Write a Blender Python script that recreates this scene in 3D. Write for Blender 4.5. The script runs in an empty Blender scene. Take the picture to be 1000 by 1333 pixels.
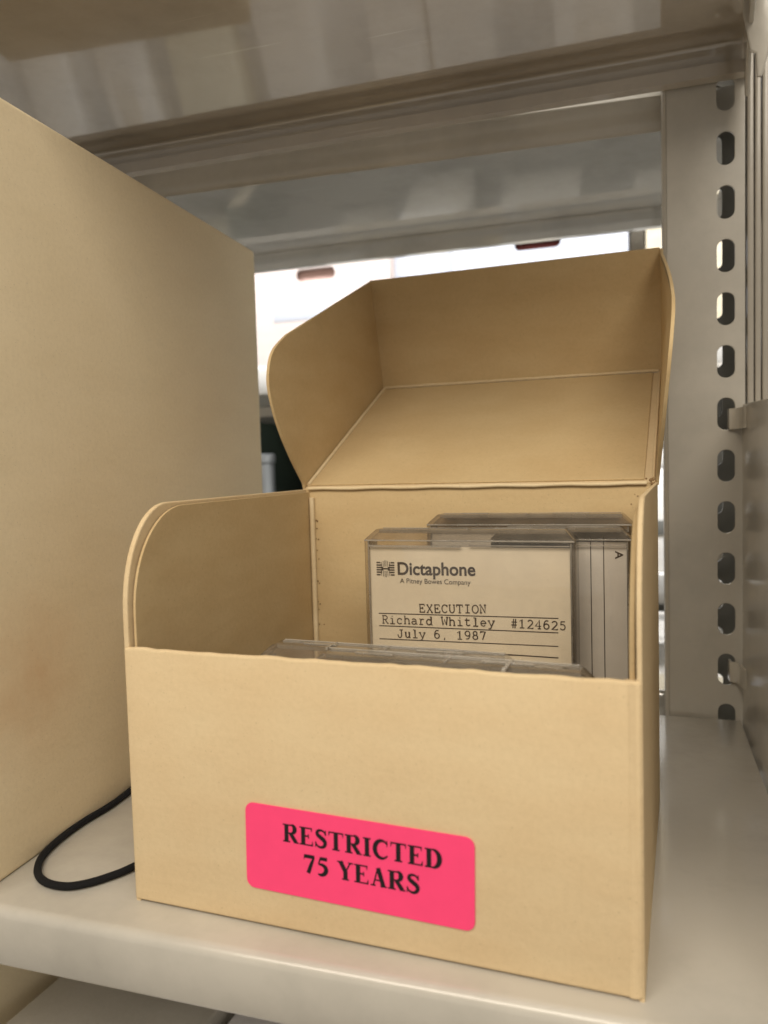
import bpy, bmesh, math, random
from mathutils import Vector, Matrix
random.seed(7)
S = 0.205                                   # one unit of the drawing = width of the open box, in metres
scn = bpy.context.scene
col = scn.collection
R = math.radians

# ------------------------------------------------------------------ camera
def cam_axes(yaw, pitch, roll):
    f = Vector((-math.sin(yaw)*math.cos(pitch), math.cos(yaw)*math.cos(pitch), math.sin(pitch)))
    r = Vector((math.cos(yaw), math.sin(yaw), 0)); u = r.cross(f)
    c, s = math.cos(roll), math.sin(roll)
    return c*r+s*u, -s*r+c*u, f
cd = bpy.data.cameras.new('camera'); cam = bpy.data.objects.new('camera', cd); col.objects.link(cam)
cr, cu, cf = cam_axes(0.3618, -0.0605, -0.0280)
cpos = Vector((1.0659, -1.3027, 0.8893))*S
cam.matrix_world = Matrix(((cr.x, cu.x, -cf.x, cpos.x), (cr.y, cu.y, -cf.y, cpos.y), (cr.z, cu.z, -cf.z, cpos.z), (0, 0, 0, 1)))
cd.sensor_fit = 'HORIZONTAL'; cd.sensor_width = 36; cd.lens = 36*1038.3/1000
cd.clip_start = 0.01; cd.clip_end = 60
cd.dof.use_dof = True; cd.dof.focus_distance = 1.93*S; cd.dof.aperture_fstop = 16.0
scn.camera = cam
scn.cycles.caustics_reflective = False; scn.cycles.caustics_refractive = False
cd.dof.aperture_fstop = (cd.lens/1000)/0.0029      # a phone lens: about 2.2 mm of aperture

# ------------------------------------------------------------------ light
w = bpy.data.worlds.new('World'); scn.world = w; w.use_nodes = True
bg = w.node_tree.nodes['Background']; bg.inputs[0].default_value = (1.0, 0.93, 0.82, 1); bg.inputs[1].default_value = 0.44
scn.view_settings.view_transform = 'Standard'; scn.view_settings.look = 'None'
scn.view_settings.exposure = 0.0; scn.view_settings.gamma = 1.0

def lamp(name, loc, target, sx, sy, power, color):
    ld = bpy.data.lights.new(name, 'AREA'); ld.shape = 'RECTANGLE'; ld.size = sx*S; ld.size_y = sy*S
    ld.energy = power; ld.color = color
    o = bpy.data.objects.new(name, ld); col.objects.link(o); o.location = Vector(loc)*S
    o.rotation_euler = (Vector(target)-Vector(loc)).to_track_quat('-Z', 'Y').to_euler()
    return o
lamp('aisle_lamp', (1.2, -5.4, 5.9), (0.4, 0, 0.5), 9.0, 3.2, 29.0, (1.0, 0.90, 0.75))
lamp('far_aisle_lamp', (-0.3, 3.75, 5.3), (-0.3, 5.8, .4), 11.0, .7, 40.0, (0.97, 0.98, 1.0))

# ------------------------------------------------------------------ materials
def nodes(name):
    m = bpy.data.materials.new(name); m.use_nodes = True
    nt = m.node_tree; b = nt.nodes['Principled BSDF']
    return m, nt, b
def board(name, c1, c2, rough=0.8, fibre=1.0, bump=0.25, stain=None):
    m, nt, b = nodes(name); N = nt.nodes.new; L = nt.links.new
    tc = N('ShaderNodeTexCoord')
    n1 = N('ShaderNodeTexNoise'); n1.inputs['Scale'].default_value = 22; n1.inputs['Detail'].default_value = 6
    n2 = N('ShaderNodeTexNoise'); n2.inputs['Scale'].default_value = 420; n2.inputs['Detail'].default_value = 5; n2.inputs['Roughness'].default_value = .7
    mp = N('ShaderNodeMapping'); mp.inputs['Scale'].default_value = (1, 1, 2.6)
    L(tc.outputs['Object'], mp.inputs[0])
    L(mp.outputs[0], n1.inputs[0]); L(tc.outputs['Object'], n2.inputs[0])
    mx = N('ShaderNodeMix'); mx.data_type = 'RGBA'
    ramp = N('ShaderNodeValToRGB'); ramp.color_ramp.elements[0].position = .32; ramp.color_ramp.elements[1].position = .68
    L(n1.outputs[0], ramp.inputs[0]); L(ramp.outputs[0], mx.inputs[0])
    mx.inputs[6].default_value = (*c1, 1); mx.inputs[7].default_value = (*c2, 1)
    m2 = N('ShaderNodeMix'); m2.data_type = 'RGBA'; m2.blend_type = 'MULTIPLY'; m2.inputs[0].default_value = .15*fibre
    r2 = N('ShaderNodeValToRGB'); r2.color_ramp.elements[0].position = .3; r2.color_ramp.elements[1].position = .6
    r2.color_ramp.elements[0].color = (.62, .58, .52, 1)
    L(n2.outputs[0], r2.inputs[0]); L(mx.outputs[2], m2.inputs[6]); L(r2.outputs[0], m2.inputs[7])
    n4 = N('ShaderNodeTexNoise'); n4.inputs['Scale'].default_value = 900; n4.inputs['Detail'].default_value = 1; L(tc.outputs['Object'], n4.inputs[0])
    r4 = N('ShaderNodeValToRGB'); r4.color_ramp.elements[0].position = .69; r4.color_ramp.elements[1].position = .76; L(n4.outputs[0], r4.inputs[0])
    n5 = N('ShaderNodeTexNoise'); n5.inputs['Scale'].default_value = 38; n5.inputs['Detail'].default_value = 9; n5.inputs['Roughness'].default_value = .75; n5.inputs['Distortion'].default_value = 1.5; L(tc.outputs['Object'], n5.inputs[0])
    r5 = N('ShaderNodeValToRGB'); r5.color_ramp.elements[0].position = .56; r5.color_ramp.elements[1].position = .78; L(n5.outputs[0], r5.inputs[0])
    a4 = N('ShaderNodeMath'); a4.operation = 'MULTIPLY'; a4.inputs[1].default_value = .3*fibre; L(r4.outputs[0], a4.inputs[0])
    a5 = N('ShaderNodeMath'); a5.operation = 'MULTIPLY'; a5.inputs[1].default_value = .2*fibre; L(r5.outputs[0], a5.inputs[0])
    m4 = N('ShaderNodeMix'); m4.data_type = 'RGBA'; L(a4.outputs[0], m4.inputs[0]); L(m2.outputs[2], m4.inputs[6]); m4.inputs[7].default_value = (*[v*.4 for v in c2], 1)
    m5 = N('ShaderNodeMix'); m5.data_type = 'RGBA'; L(a5.outputs[0], m5.inputs[0]); L(m4.outputs[2], m5.inputs[6]); m5.inputs[7].default_value = (*[v*.72 for v in c2], 1)
    out = m5.outputs[2]
    if stain:
        (sx, sy, sz), rad, sc = stain
        pos = N('ShaderNodeNewGeometry'); vm = N('ShaderNodeVectorMath'); vm.operation = 'DISTANCE'
        L(pos.outputs['Position'], vm.inputs[0]); vm.inputs[1].default_value = (sx*S, sy*S, sz*S)
        n3 = N('ShaderNodeTexNoise'); n3.inputs['Scale'].default_value = 60; L(tc.outputs['Object'], n3.inputs[0])
        mr = N('ShaderNodeMapRange'); mr.inputs[1].default_value = rad*S; mr.inputs[2].default_value = 0; L(vm.outputs['Value'], mr.inputs[0])
        mu = N('ShaderNodeMath'); mu.operation = 'MULTIPLY'; L(mr.outputs[0], mu.inputs[0]); L(n3.outputs[0], mu.inputs[1])
        m3 = N('ShaderNodeMix'); m3.data_type = 'RGBA'; L(mu.outputs[0], m3.inputs[0]); L(out, m3.inputs[6]); m3.inputs[7].default_value = (*sc, 1)
        out = m3.outputs[2]
    L(out, b.inputs['Base Color'])
    b.inputs['Roughness'].default_value = rough; b.inputs['Specular IOR Level'].default_value = .3
    bp = N('ShaderNodeBump'); bp.inputs['Strength'].default_value = bump; bp.inputs['Distance'].default_value = .0004
    L(n2.outputs[0], bp.inputs['Height'])
    bp2 = N('ShaderNodeBump'); bp2.inputs['Strength'].default_value = .35; bp2.inputs['Distance'].default_value = .0016
    L(n1.outputs[0], bp2.inputs['Height']); L(bp.outputs[0], bp2.inputs['Normal']); L(bp2.outputs[0], b.inputs['Normal'])
    return m
def paint(name, c, rough=.25, bump=.08, coat=.3, dirt=.15, peel=260, cr=.12, ci=1.5):
    m, nt, b = nodes(name); N = nt.nodes.new; L = nt.links.new
    tc = N('ShaderNodeTexCoord')
    n1 = N('ShaderNodeTexNoise'); n1.inputs['Scale'].default_value = 9; n1.inputs['Detail'].default_value = 8; n1.inputs['Roughness'].default_value = .65
    n2 = N('ShaderNodeTexNoise'); n2.inputs['Scale'].default_value = peel; n2.inputs['Detail'].default_value = 2
    L(tc.outputs['Object'], n1.inputs[0]); L(tc.outputs['Object'], n2.inputs[0])
    mx = N('ShaderNodeMix'); mx.data_type = 'RGBA'; mx.inputs[6].default_value = (*c, 1); mx.inputs[7].default_value = (*[v*(1-dirt*2) for v in c], 1)
    rp = N('ShaderNodeValToRGB'); rp.color_ramp.elements[0].position = .45; rp.color_ramp.elements[1].position = .8
    L(n1.outputs[0], rp.inputs[0]); L(rp.outputs[0], mx.inputs[0]); L(mx.outputs[2], b.inputs['Base Color'])
    mr = N('ShaderNodeMapRange'); mr.inputs[3].default_value = rough*.75; mr.inputs[4].default_value = rough*1.4; L(n1.outputs[0], mr.inputs[0]); L(mr.outputs[0], b.inputs['Roughness'])
    b.inputs['Coat Weight'].default_value = coat; b.inputs['Coat Roughness'].default_value = cr; b.inputs['Coat IOR'].default_value = ci
    mp = N('ShaderNodeMapping'); mp.inputs['Scale'].default_value = (6, 330, 330); mp.inputs['Rotation'].default_value = (.2, .1, .5); L(tc.outputs['Object'], mp.inputs[0])
    ns = N('ShaderNodeTexNoise'); ns.inputs['Scale'].default_value = 1.0; ns.inputs['Detail'].default_value = 3; L(mp.outputs[0], ns.inputs[0])
    rs = N('ShaderNodeValToRGB'); rs.color_ramp.elements[0].position = .68; rs.color_ramp.elements[1].position = .72; L(ns.outputs[0], rs.inputs[0])
    nm = N('ShaderNodeTexNoise'); nm.inputs['Scale'].default_value = 14; nm.inputs['Detail'].default_value = 4; L(tc.outputs['Object'], nm.inputs[0])
    rm = N('ShaderNodeValToRGB'); rm.color_ramp.elements[0].position = .52; rm.color_ramp.elements[1].position = .62; rm.color_ramp.elements[1].color = (.5, .5, .5, 1); L(nm.outputs[0], rm.inputs[0])
    ms = N('ShaderNodeMath'); ms.operation = 'MULTIPLY'; L(rs.outputs[0], ms.inputs[0]); L(rm.outputs[0], ms.inputs[1])
    mc = N('ShaderNodeMix'); mc.data_type = 'RGBA'; L(ms.outputs[0], mc.inputs[0]); L(mx.outputs[2], mc.inputs[6]); mc.inputs[7].default_value = (*[min(v*1.45, .8) for v in c], 1); L(mc.outputs[2], b.inputs['Base Color'])
    bp = N('ShaderNodeBump'); bp.inputs['Strength'].default_value = bump; bp.inputs['Distance'].default_value = .0006
    L(n2.outputs[0], bp.inputs['Height']); L(bp.outputs[0], b.inputs['Normal']); L(bp.outputs[0], b.inputs['Coat Normal'])
    return m
def plain(name, c, rough=.6, spec=.4, metal=0):
    m, nt, b = nodes(name); N = nt.nodes.new; L = nt.links.new
    b.inputs['Roughness'].default_value = rough; b.inputs['Specular IOR Level'].default_value = spec; b.inputs['Metallic'].default_value = metal
    tc = N('ShaderNodeTexCoord'); n1 = N('ShaderNodeTexNoise'); n1.inputs['Scale'].default_value = 120; n1.inputs['Detail'].default_value = 4
    L(tc.outputs['Object'], n1.inputs[0])
    mx = N('ShaderNodeMix'); mx.data_type = 'RGBA'; mx.inputs[6].default_value = (*[v*.9 for v in c], 1); mx.inputs[7].default_value = (*c, 1)
    L(n1.outputs[0], mx.inputs[0]); L(mx.outputs[2], b.inputs['Base Color'])
    return m
def clear(name, tint, rough=.06, refl=1.0, milk=0.0):
    m = bpy.data.materials.new(name); m.use_nodes = True; nt = m.node_tree; nt.nodes.clear(); N = nt.nodes.new; L = nt.links.new
    o = N('ShaderNodeOutputMaterial'); mx = N('ShaderNodeMixShader'); t = N('ShaderNodeBsdfTransparent'); g = N('ShaderNodeBsdfGlossy'); lw = N('ShaderNodeLayerWeight'); lw.inputs[0].default_value = .5
    pw = N('ShaderNodeMath'); pw.operation = 'POWER'; pw.inputs[1].default_value = 4.0; L(lw.outputs['Facing'], pw.inputs[0])
    f = N('ShaderNodeMath'); f.operation = 'MULTIPLY_ADD'; f.inputs[1].default_value = .75*refl; f.inputs[2].default_value = .04; L(pw.outputs[0], f.inputs[0])
    t.inputs[0].default_value = (*tint, 1); g.inputs['Roughness'].default_value = rough
    tc = N('ShaderNodeTexCoord'); n = N('ShaderNodeTexNoise'); n.inputs['Scale'].default_value = 180; n.inputs['Detail'].default_value = 4
    bp = N('ShaderNodeBump'); bp.inputs['Strength'].default_value = .12; bp.inputs['Distance'].default_value = .0004
    L(tc.outputs['Object'], n.inputs[0]); L(n.outputs[0], bp.inputs['Height']); L(bp.outputs[0], g.inputs['Normal'])
    # dusty haze of scratches on the plastic; milk also paints in edge gleam
    d = N('ShaderNodeBsdfDiffuse'); d.inputs[0].default_value = (.55, .5, .43, 1); m0 = N('ShaderNodeMixShader')
    n3 = N('ShaderNodeTexNoise'); n3.inputs['Scale'].default_value = 55; n3.inputs['Detail'].default_value = 8; mr = N('ShaderNodeMapRange')
    mr.inputs[1].default_value = .35; mr.inputs[2].default_value = .8; mr.inputs[3].default_value = .01+milk; mr.inputs[4].default_value = .07+milk*1.6
    L(tc.outputs['Object'], n3.inputs[0]); L(n3.outputs[0], mr.inputs[0]); L(mr.outputs[0], m0.inputs[0]); L(t.outputs[0], m0.inputs[1]); L(d.outputs[0], m0.inputs[2])
    L(f.outputs[0], mx.inputs[0]); L(m0.outputs[0], mx.inputs[1]); L(g.outputs[0], mx.inputs[2]); L(mx.outputs[0], o.inputs[0])
    return m
M = {
 'board': board('tan_boxboard', (.685, .54, .335), (.655, .50, .30)),
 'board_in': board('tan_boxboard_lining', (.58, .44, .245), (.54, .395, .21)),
 'fold': board('pale_fold', (.74, .61, .40), (.69, .55, .34)),
 'torn': board('torn_board_edge', (.30, .19, .09), (.16, .09, .04), bump=.6),
 'board_l': board('tan_boxboard_large', (.84, .715, .50), (.81, .685, .47), stain=((-.335, .09, .42), .24, (.68, .45, .25))),
 'paint': paint('putty_grey_enamel', (.52, .49, .435), rough=.20, peel=230),
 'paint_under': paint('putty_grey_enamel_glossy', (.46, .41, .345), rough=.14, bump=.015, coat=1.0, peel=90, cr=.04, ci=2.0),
 'paint_plate': paint('putty_grey_enamel_satin_shaded', (.40, .365, .31), rough=.3, bump=.03, coat=.5, cr=.13),  # same enamel, less glossy, darkened to put recess shade into the post folds
 'paint_back': paint('cool_grey_enamel', (.60, .59, .56), rough=.08, bump=.01, coat=1.0, cr=.03, ci=2.4),
 'paint_dark': paint('dark_grey_enamel', (.17, .17, .155), rough=.3),
 'sticker': plain('fluorescent_pink_label_paper', (1.0, .07, .215), .55, .3),
 'ink': plain('black_ink', (.012, .010, .012), .5, .3),
 'type_ink': plain('faded_typewriter_ink', (.10, .075, .06), .8, .1),
 'print_ink': plain('brown_black_print', (.055, .04, .035), .7, .2),
 'card': board('cream_inlay_card', (.93, .85, .70), (.90, .81, .65), rough=.7, fibre=.35, bump=.08),
 'card_w': board('grey_white_inlay_card', (.86, .83, .79), (.80, .77, .73), rough=.6, fibre=.3, bump=.06),
 'clear': clear('scratched_clear_plastic', (.97, .96, .945)),
 'edge': clear('clear_plastic_edge', (.93, .91, .88), .12, .6, .0),
 'tinted': clear('hazy_plastic_side', (.80, .76, .70), .08, 1.3, .06),
 'glint': clear('glinting_plastic_ridge', (.9, .9, .88), .05, 1.6, .45),  # pale milk stands in for the glint along a ridge
 'lip': clear('milky_plastic_lip_gleam', (.86, .84, .81), .08, 1.5, .30),  # hazy plastic, its milk raised to paint in bright edge gleams
 'cass': plain('smoky_cassette_shell', (.16, .135, .11), .35, .5),
 'dark': plain('dark_plastic', (.02, .018, .016), .3, .5),
 'cord': board('black_elastic_cord', (.004, .004, .005), (.009, .009, .010), rough=.9, bump=.7),
 'carton': board('white_carton_board', (.54, .525, .51), (.49, .475, .46), fibre=.3),
 'carton_p': board('pinkish_white_carton_board', (.56, .49, .455), (.51, .44, .41), fibre=.3),
 'carton_b': board('bluish_white_carton_board', (.48, .50, .555), (.44, .46, .51), fibre=.3),
 'carton_c': board('cream_carton_board', (.53, .47, .35), (.48, .42, .3), fibre=.3),
 'white_board': board('bright_white_boxboard', (.90, .88, .84), (.86, .84, .79), fibre=.3),
 'ivory_board': board('ivory_boxboard', (.88, .84, .68), (.84, .79, .62), fibre=.3),
 'grey_board': board('grey_boxboard', (.50, .47, .42), (.45, .42, .37)),
 'pale_board': board('pale_grey_boxboard', (.75, .73, .75), (.7, .68, .7)),
 'hole': plain('dark_inside', (.05, .012, .01), .9, .1),
 'hole_p': plain('reddish_inside', (.46, .31, .27), .9, .1),
 'steel': plain('brushed_grey_steel', (.42, .44, .45), .28, .5, .8),
 'green': plain('dark_green_cloth', (.03, .045, .035), .8, .2),
 'floor': board('grey_vinyl_floor', (.52, .50, .47), (.46, .44, .41), rough=.4, fibre=.5),
 'ceil': board('white_ceiling_tile', (.7, .69, .66), (.66, .65, .62)),
 'wall': board('cream_wall_paint', (.55, .5, .42), (.5, .46, .39)),
}
def emitter(name, c, s):
    m, nt, b = nodes(name); b.inputs['Emission Color'].default_value = (*c, 1); b.inputs['Emission Strength'].default_value = s
    b.inputs['Base Color'].default_value = (.8, .8, .8, 1); return m
M['tube'] = emitter('lit_diffuser', (1, .97, .9), 3.0)

# ------------------------------------------------------------------ helpers
def link(name, me, mat, parent=None, smooth=None):
    if mat and not me.materials: me.materials.append(M[mat])
    if smooth is not None:
        me.shade_smooth(); me.set_sharp_from_angle(angle=R(smooth))
    o = bpy.data.objects.new(name, me); col.objects.link(o)
    if parent is not None: o.parent = parent
    return o
def from_bm(name, bm, mat, parent=None, smooth=35, local=True):
    """bm is in drawing units, in the frame of its parent"""
    bmesh.ops.scale(bm, vec=(S, S, S), verts=bm.verts)
    bmesh.ops.recalc_face_normals(bm, faces=bm.faces)
    me = bpy.data.meshes.new(name); bm.to_mesh(me); bm.free()
    return link(name, me, mat, parent, smooth)
def tag(o, label=None, cat=None, group=None, kind=None):
    if label: o['label'] = label
    if cat: o['category'] = cat
    if group: o['group'] = group
    if kind: o['kind'] = kind
    return o
def thing(name, label, cat, loc=(0, 0, 0), rot=(0, 0, 0), group=None):
    o = bpy.data.objects.new(name, None); col.objects.link(o); o.empty_display_size = .02
    o.location = Vector(loc)*S; o.rotation_euler = rot
    return tag(o, label, cat, group)
def add_box(bm, x0, x1, y0, y1, z0, z1, bev=0, seg=2, mat=None):
    r = bmesh.ops.create_cube(bm, size=1.0)
    vs = r['verts']
    for v in vs:
        v.co = Vector(((x0+x1)/2+v.co.x*(x1-x0), (y0+y1)/2+v.co.y*(y1-y0), (z0+z1)/2+v.co.z*(z1-z0)))
    if bev > 0:
        es = list({e for v in vs for e in v.link_edges})
        bmesh.ops.bevel(bm, geom=es, offset=bev, segments=seg, profile=.5, affect='EDGES', clamp_overlap=True)
def box(name, mat, parent, b, bev=.004, seg=2, rel=(0, 0, 0)):
    bm = bmesh.new(); x0, x1, y0, y1, z0, z1 = b
    add_box(bm, x0-rel[0], x1-rel[0], y0-rel[1], y1-rel[1], z0-rel[2], z1-rel[2], bev, seg)
    return from_bm(name, bm, mat, parent)
def ribbon(bm, pts, wid, mtx, z=0.0):
    """a flat stroke along pts (2D) with width(s)"""
    n = len(pts)
    if not hasattr(wid, '__len__'): wid = [wid]*n
    L_, R_ = [], []
    for i, p in enumerate(pts):
        a = Vector(pts[max(i-1, 0)]); b = Vector(pts[min(i+1, n-1)]); d = (b-a)
        d = d.normalized() if d.length else Vector((1, 0)); nn = Vector((-d.y, d.x)); p = Vector(p)
        k = 1.0
        if 0 < i < n-1:
            d1 = (p-a).normalized(); c = abs(d1.dot(d)); k = min(1/max(c, .5), 1.6)
        L_.append(bm.verts.new(mtx @ Vector((*(p+nn*wid[i]*k/2), z)))); R_.append(bm.verts.new(mtx @ Vector((*(p-nn*wid[i]*k/2), z))))
    for i in range(n-1):
        bm.faces.new((R_[i], R_[i+1], L_[i+1], L_[i]))
def frame(o, u, v):
    u = Vector(u).normalized(); v = Vector(v); v = (v-u*v.dot(u)).normalized(); w_ = u.cross(v)
    return Matrix(((u.x, v.x, w_.x, o[0]), (u.y, v.y, w_.y, o[1]), (u.z, v.z, w_.z, o[2]), (0, 0, 0, 1)))
def plate(name, mat, parent, outline, holes, mtx, t, bev=.002, smooth=40, thing_mesh=False):
    """sheet cut to an outline with holes; local z from 0 to t of mtx"""
    cu_ = bpy.data.curves.new(name, 'CURVE'); cu_.dimensions = '2D'; cu_.fill_mode = 'BOTH'
    for pts in [outline]+list(holes):
        sp = cu_.splines.new('POLY'); sp.points.add(len(pts)-1); sp.use_cyclic_u = True
        for p, q in zip(sp.points, pts): p.co = (q[0], q[1], 0, 1)
    bev = min(bev, t/2*.9)
    cu_.extrude = t/2-bev; cu_.bevel_depth = bev; cu_.offset = -bev; cu_.bevel_resolution = 1
    ob = bpy.data.objects.new('tmp', cu_); col.objects.link(ob)
    me = bpy.data.meshes.new_from_object(ob, depsgraph=bpy.context.evaluated_depsgraph_get()) if False else ob.to_mesh().copy()
    ob.to_mesh_clear(); bpy.data.objects.remove(ob); bpy.data.curves.remove(cu_)
    me.name = name
    me.transform(Matrix.Scale(S, 4) @ mtx @ Matrix.Translation((0, 0, t/2)))
    me.materials.clear()
    return link(name, me, mat, parent, smooth)
def arc(cx, cy, r, a0, a1, n=8):
    return [(cx+r*math.cos(R(a0+(a1-a0)*i/n)), cy+r*math.sin(R(a0+(a1-a0)*i/n))) for i in range(n+1)]
def rrect(x0, x1, y0, y1, r, n=6):
    return arc(x1-r, y1-r, r, 0, 90, n)+arc(x0+r, y1-r, r, 90, 180, n)+arc(x0+r, y0+r, r, 180, 270, n)+arc(x1-r, y0+r, r, 270, 360, n)
def sheet(name, mat, parent, pts, x0, x1, t=.006, smooth=50, nx=1):
    """folded sheet metal: a profile (y,z) of thickness t run from x0 to x1"""
    n = len(pts); A, B = [], []
    for i, p in enumerate(pts):
        a = Vector(pts[max(i-1, 0)]); b = Vector(pts[min(i+1, n-1)]); p = Vector(p)
        d = (b-a).normalized(); k = 1.0
        if 0 < i < n-1: k = min(1/max(abs((p-a).normalized().dot(d)), .5), 1.5)
        nn = Vector((-d.y, d.x)); A.append(p+nn*t/2*k); B.append(p-nn*t/2*k)
    ring = A+B[::-1]; bm = bmesh.new()
    rows = [[bm.verts.new((x0+(x1-x0)*j/nx, q.x, q.y)) for q in ring] for j in range(nx+1)]
    m = len(ring)
    for j in range(nx):
        for i in range(m): bm.faces.new((rows[j][i], rows[j][(i+1) % m], rows[j+1][(i+1) % m], rows[j+1][i]))
    for r_ in (rows[0], rows[-1]):
        for i in range(n-1): bm.faces.new((r_[i], r_[i+1], r_[m-2-i], r_[m-1-i]))
    return from_bm(name, bm, mat, parent, smooth)
def tube(bm, pts, r, n=10, cap=True):
    rings = []
    for i, p in enumerate(pts):
        p = Vector(p); a = Vector(pts[max(i-1, 0)]); b = Vector(pts[min(i+1, len(pts)-1)]); d = (b-a).normalized()
        s_ = d.cross(Vector((0, 0, 1)));  s_ = s_.normalized() if s_.length > 1e-4 else Vector((1, 0, 0)); q = s_.cross(d)
        rr = r[i] if hasattr(r, '__len__') else r
        rings.append([bm.verts.new(p+(s_*math.cos(2*math.pi*k/n)+q*math.sin(2*math.pi*k/n))*rr) for k in range(n)])
    for a, b in zip(rings, rings[1:]):
        for k in range(n): bm.faces.new((a[k], a[(k+1) % n], b[(k+1) % n], b[k]))
    if cap: bm.faces.new(rings[0]); bm.faces.new(rings[-1][::-1])
def smoothline(pts, k=8):
    P = [Vector(p) for p in pts]; out = []
    for i in range(len(P)-1):
        p0, p1, p2, p3 = P[max(i-1, 0)], P[i], P[i+1], P[min(i+2, len(P)-1)]
        for j in range(k):
            t = j/k; out.append(.5*((2*p1)+(p2-p0)*t+(2*p0-5*p1+4*p2-p3)*t*t+(3*p1-p0-3*p2+p3)*t**3))
    out.append(P[-1]); return out

# ------------------------------------------------------------------ the room
def structure(name, mat, b):
    o = box(name, mat, None, b, 0); tag(o, kind='structure'); return o
structure('floor', 'floor', (-14, 16, -14, 12, -5.6, -5.5))
structure('ceiling', 'ceil', (-14, 16, -14, 12, 9.5, 9.6))
structure('room_wall', 'wall', (-14, 16, 12, 12.2, -5.5, 9.5))

# ------------------------------------------------------------------ steel shelving (frame: x along the shelf, y to the back, origin at the back right corner of our shelf)
UROT = 0.0448; UORG = (1.24, 1.575, 0)
def uw(x, y, z=0):     # unit frame to drawing
    c, s = math.cos(UROT), math.sin(UROT); return (UORG[0]+x*c-y*s, UORG[1]+x*s+y*c, z)
SD = 1.615
def shelf_profile(zt, y0=0.0, d=SD, fl=.118):
    f = y0-d
    return ([(f+.03, zt-fl+.042), (f+.03, zt-fl+.004), (f+.004, zt-fl)]+[(f, zt-fl+.006)]+
            [(f+.018-.018*math.cos(R(a)), zt-.018+.018*math.sin(R(a))) for a in (0, 25, 50, 75, 90)]+
            [(y0-.018+.018*math.sin(R(a)), zt-.018+.018*math.cos(R(a))) for a in (0, 30, 60, 90)]+
            [(y0, zt-fl+.006), (y0-.004, zt-fl), (y0-.03, zt-fl+.004), (y0-.03, zt-fl+.042)])
def slots(z0, z1, pitch, phase, cx, w_=.054, h=.106):
    out = []; z = phase
    while z-h/2 > z0+.02: z -= pitch
    z += pitch
    while z+h/2 < z1-.02:
        out.append(rrect(cx-w_/2, cx+w_/2, z-h/2, z+h/2, w_*.485)[::-1]); z += pitch
    return out
XM = frame((0, 0, 0), (1, 0, 0), (0, 0, 1))     # local x->x, local y->z, thickness toward -y
def post(parent, mat, xl, xr, cx, y, phase, z0=-5.5, z1=8.5, pitch=.1712, w=.054):
    m = frame((0, y+.008, 0), (1, 0, 0), (0, 0, 1))
    p = plate('upright_post', mat, parent, [(xl+.012, z0), (xr, z0), (xr, z1), (xl+.012, z1)], slots(z0, z1, pitch, phase, cx, w), m, .008, .0015)
    # returned left edge with a soft fold
    sb = sheet('post_edge', mat, p, [(xl+.012, 0), (xl+.004, .003), (xl, .012), (xl, .07), (xl+.02, .075)], 0, 1)
    me = sb.data
    for v in me.vertices:
        x_, y_, z_ = v.co; v.co = (y_, (y+.004)*S+z_, (z0+(x_/S)*(z1-z0))*S)
    sb.data.flip_normals()
    return p

u1 = thing('shelving_unit', 'putty grey steel shelving unit holding the open box, slotted post at right', 'shelving', uw(0, 0, 0), (0, 0, UROT))
up1 = post(u1, 'paint', -.239, .012, -.046, .002, .851)
for zt in (0.0, 2.205, 4.41):  # the topmost is unseen, added to block light from the far lamp
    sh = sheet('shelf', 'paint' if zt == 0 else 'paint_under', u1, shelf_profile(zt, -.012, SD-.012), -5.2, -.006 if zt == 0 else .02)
sh = sheet('shelf', 'paint', u1, shelf_profile(-1.6, -.012, SD-.012), -5.2, -.006)
# side plate that carries our shelf, hooked into the post
sp = plate('side_plate', 'paint_plate', u1, [(-.008, -.20), (-.008, 1.035), (-.02, 1.05), (-.9, 1.02), (-1.62, .99), (-1.62, -.20)], [],
           frame((.002, 0, 0), (0, 1, 0), (0, 0, 1)), .008, .002)
for hz in (1.005, .163, -.18):
    h = hz
    bm = bmesh.new()
    # a tongue that leaves the plate and turns into the slot
    prof = [(.010, -.13), (.0, -.10), (-.006, -.055), (-.012, -.02), (-.034, -.010), (-.036, .03)]
    rows = []
    for (x_, y_) in prof:
        rows.append([bm.verts.new((x_+dx, y_, h+dz)) for dx, dz in ((-.004, -.035), (.004, -.035), (.004, .033), (-.004, .033))])
    for a, b in zip(rows, rows[1:]):
        for k in range(4): bm.faces.new((a[k], a[(k+1) % 4], b[(k+1) % 4], b[k]))
    bm.faces.new(rows[0]); bm.faces.new(rows[-1][::-1])
    from_bm('hook', bm, 'paint', sp, 60)
# folds of the rear corner post, seen above the side plate
for i, (a, b, yy) in enumerate(((.018, .0375, -.002), (.041, .059, .0), (.0625, .082, -.002), (.086, .16, -.004))):
    box('post_fold', 'paint_plate', up1, (a, b, yy, .05, -5.5, 8.5), .004)
# bracket of the shelf above
br = plate('shelf_bracket', 'paint', u1, [(-.62, 2.6), (-.03, 2.6), (.0, 2.3), (-.04, 2.06), (-.09, 1.985), (-.14, 2.02), (-.22, 2.10), (-.62, 2.13)], [rrect(-.10, -.06, 2.21, 2.26, .018)[::-1]],
           frame((.004, -.02, 0), (.06, 1, 0), (0, 0, 1)), .014, .004)
tip = plate('bracket_flange', 'paint', u1, [(-.03, 2.6), (.066, 2.6), (.062, 2.16), (.040, 2.02), (.022, 1.955), (.010, 1.955), (.006, 2.02), (-.008, 2.03), (-.026, 2.13)], [],
            frame((0, -.30, 0), (1, -.1, 0), (0, 0, 1)), .012, .005)

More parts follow.
